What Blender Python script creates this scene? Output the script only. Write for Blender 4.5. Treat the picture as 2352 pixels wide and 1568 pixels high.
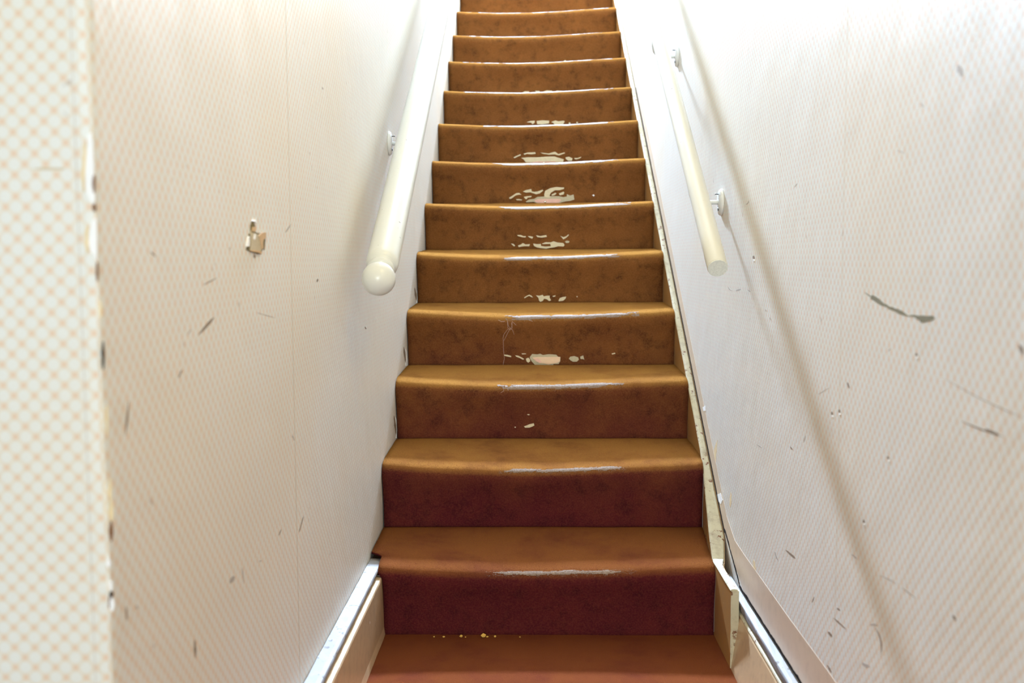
import bpy, bmesh, math, random
from mathutils import Vector, Matrix, noise
from mathutils.geometry import tessellate_polygon

for o in list(bpy.data.objects):
    bpy.data.objects.remove(o, do_unlink=True)
SC = bpy.context.scene
COL = SC.collection
R = random.Random(7)

# ------------------------------------------------------------------ camera
F, PITCH, YAW, ROLL = 2353.67, .0796, .0198, -.0044      # focal length in px of a 2352 px wide frame
CAM = Vector((0, 0, .8709))

def ray(u, v):
    a, b = u-1176, v-784
    c, s = math.cos(ROLL), math.sin(ROLL)
    x1, zz = (c*a+s*b)/F, -(-s*a+c*b)/F
    c, s = math.cos(PITCH), math.sin(PITCH)
    y1, z = c+s*zz, -s+c*zz
    c, s = math.cos(YAW), math.sin(YAW)
    return Vector((c*x1-s*y1, s*x1+c*y1, z))
def onX(u, v, X):
    r = ray(u, v); return CAM+r*(X/r.x)
def onY(u, v, Y):
    r = ray(u, v); return CAM+r*(Y/r.y)
def onZ(u, v, Z):
    r = ray(u, v); return CAM+r*((Z-CAM.z)/r.z)

cam = bpy.data.cameras.new('camera')
cam.sensor_width = 36; cam.lens = 36*F/2352
cam.clip_start = .02
cam.dof.use_dof = True; cam.dof.focus_distance = 2.55; cam.dof.aperture_fstop = 4.8
co = bpy.data.objects.new('camera', cam); COL.objects.link(co)
fw = ray(1176, 784).normalized()
rt = (ray(1177, 784)-ray(1176, 784)).normalized()
up = (ray(1176, 783)-ray(1176, 784)).normalized()
M = Matrix((rt, up, -fw)).transposed().to_4x4(); M.translation = CAM
co.matrix_world = M
SC.camera = co

# ------------------------------------------------------------------ light
SC.view_settings.view_transform = 'Standard'
SC.view_settings.look = 'None'
SC.view_settings.gamma = 1
SC.view_settings.use_curve_mapping = False
SC.view_settings.exposure = 0.12
w = bpy.data.worlds.new('world'); SC.world = w; w.use_nodes = True
bg = w.node_tree.nodes['Background']
bg.inputs[0].default_value = (.95, .97, 1.0, 1); bg.inputs[1].default_value = .45   # daylight of the hall behind the camera

def area(name, loc, target, sx, sy, power, color):
    l = bpy.data.lights.new(name, 'AREA'); l.shape = 'RECTANGLE'; l.size = sx; l.size_y = sy
    l.energy = power; l.color = color
    o = bpy.data.objects.new(name, l); COL.objects.link(o)
    o.location = loc
    o.rotation_euler = (Vector(target)-Vector(loc)).to_track_quat('-Z', 'Y').to_euler()
    return o
area('landing_window_daylight', (-.24, 8.42, 4.40), (.05, 2.2, .75), .28, .42, 2120, (.56, .73, 1.0))
area('camera_flash', (.03, .02, 1.02), (0, 3.0, .9), .05, .03, 1.0, (1.0, .98, .95))
area('unseen_warm_fill', (.40, 1.20, 2.36), (-.36, 1.65, .30), .10, .5, 20, (1.0, .78, .36))  # added warm fill with no fitting, aimed at the left wall
area('hall_door_daylight', (-.15, -3.9, 1.45), (-.05, 2.0, .9), .9, 1.3, 128, (.86, .98, 1.0))

# ------------------------------------------------------------------ dimensions (metres)
D, G, RS = 2.3272, .28314, .18139      # first riser, going, rise
XW, XR, XS = -.389, .460, .440         # left wall, right wall, stringer face
YC = .913                              # front corner of the left wall
NST = 14

# ------------------------------------------------------------------ node helpers
class NT:
    def __init__(s, name):
        s.m = bpy.data.materials.new(name); s.m.use_nodes = True
        s.t = s.m.node_tree; s.b = s.t.nodes['Principled BSDF']
    def n(s, ty, **k):
        x = s.t.nodes.new(ty)
        for a, b in k.items(): setattr(x, a, b)
        return x
    def l(s, a, b): s.t.links.new(a, b)
    def put(s, sock, v):
        if isinstance(v, bpy.types.NodeSocket): s.l(v, sock)
        else: sock.default_value = v
    def math(s, op, a, b=0.0, c=None):
        x = s.n('ShaderNodeMath', operation=op); s.put(x.inputs[0], a); s.put(x.inputs[1], b)
        if c is not None: s.put(x.inputs[2], c)
        return x.outputs[0]
    def vm(s, op, a, b=None):
        x = s.n('ShaderNodeVectorMath', operation=op); s.put(x.inputs[0], a)
        if b is not None: s.put(x.inputs[1], b)
        return x.outputs['Value'] if op in ('LENGTH', 'DOT_PRODUCT') else x.outputs[0]
    def ss(s, v, a, b, lo=0.0, hi=1.0):
        x = s.n('ShaderNodeMapRange', interpolation_type='SMOOTHSTEP')
        s.put(x.inputs['Value'], v); x.inputs['From Min'].default_value = a; x.inputs['From Max'].default_value = b
        x.inputs['To Min'].default_value = lo; x.inputs['To Max'].default_value = hi
        return x.outputs[0]
    def mix(s, f, a, b, mode='MIX'):
        x = s.n('ShaderNodeMix', data_type='RGBA', blend_type=mode)
        s.put(x.inputs[0], f)
        for i, v in ((6, a), (7, b)):
            if isinstance(v, bpy.types.NodeSocket): s.l(v, x.inputs[i])
            else: x.inputs[i].default_value = (*v, 1)
        return x.outputs[2]
    def noise(s, vec, scale, detail=3, rough=.5):
        x = s.n('ShaderNodeTexNoise'); x.inputs['Scale'].default_value = scale
        x.inputs['Detail'].default_value = detail; x.inputs['Roughness'].default_value = rough
        if vec is not None: s.l(vec, x.inputs['Vector'])
        return x.outputs[0]
    def pos(s): return s.n('ShaderNodeNewGeometry').outputs['Position']
    def bump(s, h, strength, dist):
        x = s.n('ShaderNodeBump'); x.inputs['Strength'].default_value = strength; x.inputs['Distance'].default_value = dist
        s.put(x.inputs['Height'], h); s.l(x.outputs[0], s.b.inputs['Normal'])
    def color(s, c):
        if isinstance(c, bpy.types.NodeSocket): s.l(c, s.b.inputs['Base Color'])
        else: s.b.inputs['Base Color'].default_value = (*c, 1)
def lin(r, g, b):
    f = lambda c: (c/255/12.92 if c <= 10 else ((c/255+.055)/1.055)**2.4)
    return (f(r), f(g), f(b))
def plain(name, c, rough=.7, spec=.3, mott=.12, scale=60, bump=.0):
    t = NT(name); p = t.pos()
    n = t.noise(p, scale, 4)
    t.color(t.mix(n, tuple(x*(1-mott) for x in c), tuple(min(1, x*(1+mott)) for x in c)))
    t.b.inputs['Roughness'].default_value = rough; t.b.inputs['Specular IOR Level'].default_value = spec
    if bump: t.bump(n, bump, .002)
    return t.m

# ------------------------------------------------------------------ materials
def wallpaper():
    t = NT('dotted_wallpaper'); g = t.n('ShaderNodeNewGeometry')
    sp = t.n('ShaderNodeSeparateXYZ'); t.l(g.outputs['Position'], sp.inputs[0])
    sn = t.n('ShaderNodeSeparateXYZ'); t.l(g.outputs['True Normal'], sn.inputs[0])
    side = t.math('GREATER_THAN', t.math('ABSOLUTE', sn.outputs[0]), .6)
    a = t.math('MULTIPLY', sp.outputs[1], side)
    u = t.math('ADD', a, t.math('MULTIPLY', sp.outputs[0], t.math('SUBTRACT', 1.0, side)))
    wob = t.noise(g.outputs['Position'], 3.0, 1)
    cb = t.n('ShaderNodeCombineXYZ'); t.l(u, cb.inputs[0])
    t.l(t.math('ADD', sp.outputs[2], t.math('MULTIPLY', wob, .004)), cb.inputs[1])
    P = .0188
    uv = t.vm('MULTIPLY', cb.outputs[0], (1/P, 1/P, 0))
    def dist(ox, oy):
        f = t.vm('FRACTION', t.vm('ADD', uv, (ox+.5, oy+.5, 0)))
        return t.vm('LENGTH', t.vm('SUBTRACT', f, (.5, .5, 0)))
    dots = t.math('MINIMUM', dist(0, 0), dist(.5, .5))
    circ = t.math('MINIMUM', dist(.5, 0), dist(0, .5))
    dm = t.ss(dots, .185, .10); cm = t.ss(circ, .325, .25)
    big = t.noise(g.outputs['Position'], 1.6, 3)
    stain = t.ss(big, .35, .75)
    ground = t.mix(stain, lin(230, 223, 208), lin(229, 217, 194))
    pale = t.mix(stain, lin(230, 233, 229), lin(231, 229, 217))
    c = t.mix(cm, ground, pale)
    c = t.mix(t.math('MULTIPLY', dm, .50), c, lin(230, 184, 148))
    fine = t.noise(g.outputs['Position'], 420, 2)
    c = t.mix(t.math('MULTIPLY', fine, .08), c, lin(190, 160, 130))
    spots = t.ss(t.noise(g.outputs['Position'], 55, 2), .745, .78)
    c = t.mix(t.math('MULTIPLY', spots, .35), c, lin(150, 110, 80))
    t.color(c)
    t.b.inputs['Roughness'].default_value = .46; t.b.inputs['Specular IOR Level'].default_value = .35
    waves = t.noise(g.outputs['Position'], 9, 3)
    h = t.math('ADD', t.math('MULTIPLY', fine, .25), t.math('ADD', t.math('MULTIPLY', cm, .15), t.math('MULTIPLY', waves, 4.0)))
    t.bump(h, .35, .0012)
    return t.m
def carpet(name='brown_carpet'):
    t = NT(name); p = t.pos()
    sp = t.n('ShaderNodeSeparateXYZ'); t.l(p, sp.inputs[0])
    blot = t.noise(p, 7, 4, .6)
    blot2 = t.noise(p, 22, 4, .65)
    fib = t.noise(p, 900, 2)
    fleck = t.noise(p, 260, 3)
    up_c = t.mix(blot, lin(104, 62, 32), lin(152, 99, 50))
    lo_c = t.mix(blot, lin(66, 18, 35), lin(108, 42, 38))  # lower carpet redder; plum lens-flare tint painted into its colour
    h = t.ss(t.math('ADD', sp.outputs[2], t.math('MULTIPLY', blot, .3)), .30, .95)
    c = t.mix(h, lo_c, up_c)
    sn = t.n('ShaderNodeSeparateXYZ'); t.l(t.n('ShaderNodeNewGeometry').outputs['True Normal'], sn.inputs[0])
    worn = t.math('MULTIPLY', t.ss(t.math('ADD', sn.outputs[2], t.math('MULTIPLY', t.math('SUBTRACT', fleck, .5), .5)), .12, .97), t.ss(blot, .2, .6, .55, 1.0))      # treads trodden and faded to gold
    c = t.mix(worn, c, t.mix(t.ss(sp.outputs[2], .02, .50), lin(122, 68, 36), lin(172, 123, 60)))
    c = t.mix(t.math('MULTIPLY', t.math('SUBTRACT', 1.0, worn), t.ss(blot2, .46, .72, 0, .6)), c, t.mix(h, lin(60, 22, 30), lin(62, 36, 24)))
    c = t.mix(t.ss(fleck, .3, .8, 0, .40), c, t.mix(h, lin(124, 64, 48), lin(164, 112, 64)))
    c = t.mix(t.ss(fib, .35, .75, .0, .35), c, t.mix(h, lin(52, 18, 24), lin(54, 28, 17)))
    t.color(c)
    t.b.inputs['Roughness'].default_value = .95; t.b.inputs['Specular IOR Level'].default_value = .0
    t.b.inputs['Sheen Weight'].default_value = .0; t.b.inputs['Sheen Roughness'].default_value = .45
    t.b.inputs['Sheen Tint'].default_value = (1.0, .68, .36, 1)
    t.bump(t.math('ADD', fib, t.math('MULTIPLY', fleck, 1.2)), .7, .003)
    return t.m
def gloss_paint(name, c, chip=.66, rough=.28, chipcol=(90, 76, 60), dirt=.0):
    t = NT(name); p = t.pos()
    n1 = t.noise(p, 75, 3, .6); n2 = t.noise(p, 14, 3); n3 = t.noise(p, 6, 2)
    c0 = t.mix(n3, c, tuple(x*.93 for x in c))
    if dirt: c0 = t.mix(t.ss(t.noise(p, 40, 4, .7), .45, .7, 0, dirt), c0, lin(150, 132, 112))
    m = t.math('MULTIPLY', t.ss(n1, chip, chip+.03), t.ss(n2, .46, .58))
    t.color(t.mix(m, c0, lin(*chipcol)))
    t.b.inputs['Roughness'].default_value = rough; t.b.inputs['Specular IOR Level'].default_value = .5
    t.bump(t.math('SUBTRACT', t.math('MULTIPLY', n2, .5), m), .25, .0015)
    return t.m
def thread_mat():
    t = NT('bare_carpet_backing'); p = t.pos()
    mp = t.vm('MULTIPLY', p, (1500, 1500, 1500))
    wv = t.n('ShaderNodeTexWave', bands_direction='X'); wv.inputs['Scale'].default_value = 130; wv.inputs['Distortion'].default_value = 3
    t.l(p, wv.inputs['Vector'])
    n = t.noise(p, 160, 3)
    c = t.mix(n, lin(112, 86, 64), lin(170, 146, 124))
    c = t.mix(t.ss(wv.outputs[0], .55, .95, 0, .5), c, lin(96, 80, 72))
    t.color(c); t.b.inputs['Roughness'].default_value = .8
    t.bump(wv.outputs[0], .5, .001)
    return t.m

M_WP = wallpaper()
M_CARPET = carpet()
M_RAIL_L = gloss_paint('white_gloss_handrail', lin(226, 226, 216), .68, .3)
M_RAIL_R = gloss_paint('cream_gloss_handrail', lin(220, 216, 200), .70, .42)
M_TRIM = gloss_paint('chipped_white_gloss', lin(136, 135, 137), .585, .7, (84, 72, 62), .55)
M_EDGE = gloss_paint('cream_chipped_edge', lin(196, 188, 158), .585, .7, (120, 78, 48), .5)
M_BROWN = gloss_paint('ochre_brown_gloss', lin(188, 142, 84), .72, .22, (226, 208, 168), .15)
M_SKIRT = gloss_paint('beige_worn_gloss', lin(206, 176, 138), .70, .25, (240, 230, 214), .25)
M_BACK = plain('carpet_backing', lin(216, 202, 168), .9, .1, .14, 180, .3)
M_BACKG = plain('grey_backing', lin(192, 180, 150), .9, .1, .14, 200, .3)
M_PINK = plain('pink_underlay', lin(230, 186, 168), .8, .2, .14, 120, .2)
M_PINE = plain('bare_pine', lin(236, 204, 170), .75, .2, .12, 60, .1)
M_OLDWOOD = plain('old_dark_timber', lin(84, 58, 40), .9, .1, .2, 40)
M_THREAD = thread_mat()
M_HAIR = plain('pale_thread', lin(188, 158, 140), .8, .2, .1, 300)
M_METAL = plain('white_painted_metal', lin(232, 234, 230), .3, .5, .05, 60)
M_STEEL = plain('dark_steel_screw', lin(110, 112, 110), .4, .6, .2, 200); M_STEEL.node_tree.nodes['Principled BSDF'].inputs['Metallic'].default_value = .6
M_TACK = plain('steel_tack', lin(235, 230, 215), .12, .8, .02, 50); M_TACK.node_tree.nodes['Principled BSDF'].inputs['Metallic'].default_value = 1
M_PLASTER = plain('white_plaster', lin(248, 248, 246), .85, .15, .05, 80, .2)
M_CREAM = plain('cream_paper_edge', lin(236, 214, 168), .8, .2, .1, 120)
M_TAN = plain('tan_backing_paper', lin(206, 172, 128), .85, .15, .18, 150, .3)
M_PLCHUNK = plain('grey_plaster_chunk', lin(200, 186, 156), .9, .1, .16, 160, .5)
M_HOLE = plain('dark_gap', lin(126, 114, 84), .95, .05, .2, 200)
M_CRACK = plain('black_gap', lin(38, 30, 26), .95, .05, .3, 300)
M_CHIP = plain('brown_chip', lin(132, 92, 62), .9, .1, .2, 200)
M_GOUGE = plain('dark_olive_gouge', lin(136, 130, 104), .85, .15, .18, 220, .4)
M_SCUFF = plain('grey_scuff', lin(186, 177, 166), .7, .2, .15, 250)
M_SCUFFD = plain('dark_scuff', lin(146, 128, 108), .7, .2, .15, 250)
M_SEAM = plain('paper_seam_tan', lin(208, 194, 168), .8, .2, .1, 30)  # tan slightly darker than the paper, for the seams and one scuff
M_BORDER = gloss_paint('tan_border_strip', lin(216, 194, 168), .78, .42, (160, 130, 90), .15)
M_CEIL = plain('white_ceiling', lin(236, 234, 228), .9, .1, .04, 20)
M_CRUMB = plain('yellow_crumb', lin(214, 170, 84), .8, .2, .15, 200)

# ------------------------------------------------------------------ object helpers
def mesh(name, verts, faces, mat, parent=None, smooth=False):
    me = bpy.data.meshes.new(name); me.from_pydata([tuple(v) for v in verts], [], faces); me.update()
    if mat: me.materials.append(mat)
    if smooth:
        for p in me.polygons: p.use_smooth = True
    o = bpy.data.objects.new(name, me); COL.objects.link(o)
    if parent: o.parent = parent
    return o
def from_bm(name, bm, mat, parent=None, smooth=False):
    bmesh.ops.recalc_face_normals(bm, faces=bm.faces)
    me = bpy.data.meshes.new(name); bm.to_mesh(me); bm.free()
    me.materials.append(mat)
    if smooth:
        for p in me.polygons: p.use_smooth = True
    o = bpy.data.objects.new(name, me); COL.objects.link(o)
    if parent: o.parent = parent
    return o
def empty(name, loc=(0, 0, 0)):
    o = bpy.data.objects.new(name, None); o.empty_display_size = .1; COL.objects.link(o)
    return o
def tag(o, label=None, cat=None, group=None, kind=None):
    for k, v in (('label', label), ('category', cat), ('group', group), ('kind', kind)):
        if v: o[k] = v
    return o
def box(x0, x1, y0, y1, z0, z1):
    v = [(x, y, z) for x in (x0, x1) for y in (y0, y1) for z in (z0, z1)]
    f = [(0, 1, 3, 2), (4, 6, 7, 5), (0, 4, 5, 1), (2, 3, 7, 6), (0, 2, 6, 4), (1, 5, 7, 3)]
    return v, f
def extrude_y(name, prof, y0, y1, mat, parent=None, ny=1, jit=0.0, bevel=0.0):
    """closed profile of (x, z) points swept along y"""
    n = len(prof); bm = bmesh.new(); rings = []
    for k in range(ny+1):
        y = y0+(y1-y0)*k/ny
        rings.append([bm.verts.new((x+R.uniform(-jit, jit), y, z+R.uniform(-jit, jit) if z > .01 else z)) for x, z in prof])
    for a, b in zip(rings, rings[1:]):
        for i in range(n): bm.faces.new((a[i], a[(i+1) % n], b[(i+1) % n], b[i]))
    bm.faces.new(rings[0]); bm.faces.new(rings[-1][::-1])
    o = from_bm(name, bm, mat, parent)
    if bevel:
        b = o.modifiers.new('bevel', 'BEVEL'); b.width = bevel; b.segments = 2; b.limit_method = 'ANGLE'
    return o
def prism(name, pts, nrm, thick, mat, parent=None):
    """thin irregular plate: outline points lying on a surface, raised along nrm"""
    nrm = Vector(nrm).normalized(); bm = bmesh.new()
    a = [bm.verts.new(p-nrm*.0004) for p in pts]; b = [bm.verts.new(p+nrm*thick) for p in pts]
    n = len(pts)
    for i in range(n): bm.faces.new((a[i], a[(i+1) % n], b[(i+1) % n], b[i]))
    ax = Vector((0, 0, 1)); ex = nrm.cross(ax).normalized(); ey = ex.cross(nrm)
    flat = [Vector((p.dot(ex), p.dot(ey), 0)) for p in pts]
    for t3 in tessellate_polygon([flat]):
        for ring in (a, b):
            try: bm.faces.new([ring[k] for k in t3])
            except ValueError: pass
    return from_bm(name, bm, mat, parent)
def tube(bm, pts, rads, seg=12, cap=True):
    pts = [Vector(p) for p in pts]; rings = []; ref = None
    for i, p in enumerate(pts):
        t = (pts[min(i+1, len(pts)-1)]-pts[max(i-1, 0)]).normalized()
        if ref is None: ref = Vector((1, 0, 0)) if abs(t.x) < .8 else Vector((0, 0, 1))
        n = (ref-t*ref.dot(t)).normalized(); ref = n; b = t.cross(n)
        r = rads[i] if isinstance(rads, (list, tuple)) else rads
        rings.append([bm.verts.new(p+n*(r*math.cos(6.28318*k/seg))+b*(r*math.sin(6.28318*k/seg))) for k in range(seg)])
    for a, b in zip(rings, rings[1:]):
        for k in range(seg): bm.faces.new((a[k], a[(k+1) % seg], b[(k+1) % seg], b[k]))
    if cap: bm.faces.new(rings[0][::-1]); bm.faces.new(rings[-1])

# ------------------------------------------------------------------ setting
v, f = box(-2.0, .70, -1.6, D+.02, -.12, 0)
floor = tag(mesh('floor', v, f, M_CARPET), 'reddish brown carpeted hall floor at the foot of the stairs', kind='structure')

def rounded_wall_left():
    """stair wall with a worn, slightly rounded outer corner towards the hall"""
    bm = bmesh.new(); rings = []
    zs = [0+5.4*k/108 for k in range(109)]
    for z in zs:
        j = .0016*noise.noise(Vector((z*9, 3, 1)))+.0010*noise.noise(Vector((z*30, 7, 2)))
        rr = .006+.003*noise.noise(Vector((z*5, 11, 4)))
        ring = [(-2.0, YC, z), (XW-.06, YC, z), (XW-rr-.004, YC+j*.3, z), (XW-rr*.5+j, YC+rr*.16, z), (XW-rr*.12+j, YC+rr*.55, z),
                (XW+j*.4, YC+rr+.006, z), (XW, YC+.05, z), (XW, 8.6, z), (-2.0, 8.6, z)]
        rings.append([bm.verts.new(p) for p in ring])
    n = len(rings[0])
    for a, b in zip(rings, rings[1:]):
        for i in range(n): bm.faces.new((a[i], a[(i+1) % n], b[(i+1) % n], b[i]))
    bm.faces.new(rings[0]); bm.faces.new(rings[-1])
    return from_bm('wall_left', bm, M_WP)
wall_left = tag(rounded_wall_left(), 'left stair wall in pale wallpaper with small orange dots, torn at the corner', kind='structure')
v, f = box(XR, .70, -1.6, 8.6, -.1, 5.4)
wall_right = tag(mesh('wall_right', v, f, M_WP), 'right stair wall in pale dotted wallpaper with dark scuffs', kind='structure')
# far wall above the landing, with its window
bm = bmesh.new()
for (x0, x1, z0, z1) in ((XW, XR, 2.4, 3.95), (XW, XR, 4.72, 5.4), (XW, -.38, 3.95, 4.72), (.30, XR, 3.95, 4.72)):
    v, f = box(x0, x1, 8.5, 8.6, z0, z1); vv = [bm.verts.new(p) for p in v]
    for q in f: bm.faces.new([vv[i] for i in q])
wall_back = tag(from_bm('wall_back', bm, M_WP), 'wall behind the upper landing in dotted wallpaper', kind='structure')
win = tag(empty('window_1'), 'window over the upper landing', kind='structure')
for (x0, x1, z0, z1) in ((-.38, -.34, 3.95, 4.72), (.26, .30, 3.95, 4.72), (-.34, .26, 3.95, 3.99), (-.34, .26, 4.68, 4.72)):
    v, f = box(x0, x1, 8.52, 8.58, z0, z1); mesh('window_frame', v, f, M_TRIM, win)
t = NT('window_glass'); t.b.inputs['Base Color'].default_value = (.9, .95, 1, 1); t.b.inputs['Transmission Weight'].default_value = 1; t.b.inputs['Roughness'].default_value = .1
v, f = box(-.34, .26, 8.55, 8.556, 3.99, 4.68); mesh('pane', v, f, t.m, win)
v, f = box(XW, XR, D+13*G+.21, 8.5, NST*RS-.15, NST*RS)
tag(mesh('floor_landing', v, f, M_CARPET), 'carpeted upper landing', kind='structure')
v, f = box(-2.0, .70, -1.6, 2.3, 2.42, 2.55)
tag(mesh('ceiling', v, f, M_CEIL), 'hall ceiling', kind='structure')
v, f = box(XW-.15, .70, 2.3, 8.6, 5.4, 5.5)
tag(mesh('ceiling_stair', v, f, M_CEIL), 'ceiling over the stair well', kind='structure')
v, f = box(XW, XR, 2.25, 2.37, 2.55, 5.4)
tag(mesh('wall_stairwell', v, f, M_CEIL), 'upper wall above the foot of the stairs', kind='structure')

# ------------------------------------------------------------------ carpeted steps
PROF = [(.001, -RS-.003), (-.003, -RS+.004), (-.0035, -.150), (-.0045, -.125), (-.007, -.100), (-.0105, -.080), (-.0150, -.062), (-.0185, -.047),
        (-.0190, -.036), (-.0165, -.027), (-.010, -.0195), (0, -.0145), (.014, -.0110), (.032, -.0085), (.06, -.0065), (.10, -.005),
        (.15, -.003), (.21, -.001), (.255, 0), (.2775, .0005)]
def tilt(n, x): return max(0, n-4)*.0019*((x-XW)/(XR-XW)-.45)
def sag(x):
    s = (x-XW)/(XS-XW); s = max(0, min(1, s))
    return .0155*math.sin(math.pi*s**.85)**1.25
def sst(t):
    t = max(0, min(1, t)); return t*t*(3-2*t)
def surf(n, x, k):
    """point k of the carpet profile of step n at width x (k may be fractional)"""
    i = min(int(k), len(PROF)-2); fr = k-i
    pa, pb, pc, pd = PROF[max(i-1, 0)], PROF[i], PROF[i+1], PROF[min(i+2, len(PROF)-1)]
    cr = lambda a, b, c, d: b+.5*fr*(c-a+fr*(2*a-5*b+4*c-d+fr*(3*(b-c)+d-a)))
    dy, dz = (cr(pa[q], pb[q], pc[q], pd[q]) for q in (0, 1))
    up_ = sst((dz+.15)/.13) if dy < .02 else max(0, 1-(dy-.02)/.22)**.8
    z = n*RS+dz-sag(x)*up_+tilt(n, x)*(1+dz/RS if dy < .02 else 1)+(tilt(n-1, x)*(-dz/RS) if dy < .02 else 0)
    z += .0016*noise.noise(Vector((x*9, n*3.1, dy*14)))*sst((dz+.15)/.1)
    y = D+(n-1)*G+dy+.0025*noise.noise(Vector((x*7, n*5.7, dz*12)))
    return Vector((x, y, z))
def face(y):
    s = max(0, min(1, (y-2.33)/.35)); return .4195+(XS-.4195)*s*s*(3-2*s)
def xl_at(n, y):
    if n == 1: 
        s = max(0, min(1, (y-2.376)/.024)); return -.3475+(-.386+.3475)*s*s*(3-2*s)
    return XW+.0015
def xr_at(n, y):
    if n <= 2:
        return face(y)-.0006
    return XS-.0006
stair = tag(empty('staircase'), 'narrow straight staircase covered in worn brown carpet, climbing between two papered walls', 'staircase')
rug = stair
NX = 46
carpet_steps = []
for n in range(1, NST+1):
    # timber riser and tread below the carpet
    y = D+(n-1)*G
    v, f = box(XW+.03 if n == 1 else XW+.0015, XS-.03 if n < 3 else XS-.0015, y+.006, y+.026, max(.0, (n-1)*RS-.03), n*RS-.05); mesh('riser', v, f, M_OLDWOOD, stair)
    if n < NST:
        v, f = box(XW+.0015, XS-.0015 if n > 2 else XS-.03, y+.028, y+G+.0055, n*RS-.05, n*RS-.028); mesh('tread', v, f, M_OLDWOOD, stair)
    prof_n = PROF if n < NST else [q for q in PROF if q[0] < .2]
    ks = []
    for i in range(len(prof_n)-1): ks += [i, i+1/3, i+2/3]
    ks.append(len(prof_n)-1)
    vs, fs = [], []
    for k in ks:
        yy = surf(n, 0, k).y
        a, b = xl_at(n, yy), xr_at(n, yy)
        if n == 1 and k > 7: a = min(a, -.3475-.0105*sst((k-7)/2))
        if n != 1 and k < 8: a += .0025*(1-k/8)       # carpet edge stands off the wall a little on the riser
        for i in range(NX+1):
            x = a+(b-a)*i/NX
            vs.append(surf(n, x, k))
    # underside (4 mm thick cloth)
    m = len(ks); off = len(vs)
    for j in range(m):
        for i in range(NX+1):
            p0 = vs[j*(NX+1)+i]; q0 = vs[min(j+1, m-1)*(NX+1)+i]; q1 = vs[max(j-1, 0)*(NX+1)+i]
            tg = (q0-q1); nn = Vector((0, -tg.z, tg.y)).normalized()
            vs.append(p0-nn*.0045)
    idx = lambda j, i: j*(NX+1)+i
    for j in range(m-1):
        for i in range(NX):
            fs.append((idx(j, i), idx(j, i+1), idx(j+1, i+1), idx(j+1, i)))
            fs.append((off+idx(j, i), off+idx(j+1, i), off+idx(j+1, i+1), off+idx(j, i+1)))
        for i in (0, NX):
            q = (idx(j, i), idx(j+1, i), off+idx(j+1, i), off+idx(j, i)); fs.append(q if i == 0 else q[::-1])
    for i in range(NX):
        fs.append((idx(0, i), off+idx(0, i), off+idx(0, i+1), idx(0, i+1)))
        fs.append((idx(m-1, i), idx(m-1, i+1), off+idx(m-1, i+1), off+idx(m-1, i)))
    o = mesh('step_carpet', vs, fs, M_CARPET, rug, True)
    o['label'] = 'worn brown carpet over one step'
    carpet_steps.append(o)

# bare, frayed strips along the nosings
def nosing(n, x0, x1, k0, k1, seed):
    """ragged bald strip: a grid with worn-out cells left away, plus short broken fibres"""
    N = int((x1-x0)/.0022); Q = 8; vs, fs = [], []; rg = random.Random(int(seed*100))
    kc = (k0+k1)/2; hw = (k1-k0)/2
    for i in range(N+1):
        x = x0+(x1-x0)*i/N
        for q in range(Q+1):
            k = kc+hw*(2*q/Q-1)
            p = surf(n, x, k); tg = surf(n, x, k+.1)-p
            nn = Vector((0, -tg.z, tg.y)).normalized()
            vs.append(p+nn*(.0006+.0005*rg.random()))
    for i in range(N):
        e = min(1, min(i+1, N-i)/N*6)
        x = x0+(x1-x0)*i/N
        for q in range(Q):
            c = abs((q+.5)/Q*2-1)
            val = (.38*e*math.exp(-((x+.045)/.055)**2) if 3 <= n <= 8 else 0)+.62*e*(1.05-c*c)+.55*noise.noise(Vector((x*26, seed, q*.35)))+.25*noise.noise(Vector((x*140, seed, q*.9)))
            if val > (.34 if n < 3 else .2): fs.append((i*(Q+1)+q, (i+1)*(Q+1)+q, (i+1)*(Q+1)+q+1, i*(Q+1)+q+1))
    for _ in range(int((x1-x0)*(900 if n < 6 else 350))):
        x = rg.uniform(x0, x1); k = kc+hw*rg.uniform(-1.25, .9)
        p = surf(n, x, k); tg = surf(n, x, k+.1)-p; nn = Vector((0, -tg.z, tg.y)).normalized(); tg.normalize()
        d_ = (Vector((rg.uniform(-1, 1), 0, 0))*.9-tg*rg.uniform(.1, 1)+nn*rg.uniform(0, .5)).normalized()
        L = rg.uniform(.002, .007); sd = d_.cross(nn).normalized()*.00022
        a = p+nn*.0006; b = a+d_*L+nn*.0004
        m = len(vs); vs += [a-sd, a+sd, b+sd*.5, b-sd*.5]; fs.append((m, m+1, m+2, m+3))
    o = mesh('frayed_nosing', vs, fs, M_THREAD, carpet_steps[n-1])
    o['label'] = 'pale bare backing showing along the worn nosing'
    return o
for n, x0, x1, k0, k1 in ((1, -.11, .235, 9.6, 11.0), (2, -.09, .24, 9.6, 11.1), (3, -.10, .26, 9.3, 11.3), (4, -.085, .33, 9.2, 11.5), (5, -.10, .30, 9.4, 11.6),
                          (6, -.12, .36, 9.6, 12.2), (7, -.16, .34, 10, 13), (8, -.20, .34, 10.2, 13.2), (9, -.30, .36, 10.4, 13.4), (10, -.32, .38, 10.6, 13.4),
                          (11, -.34, .38, 10.6, 13.4), (12, -.34, .40, 10.6, 13.4)):
    nosing(n, x0, x1, k0, k1, n*1.7)
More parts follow.
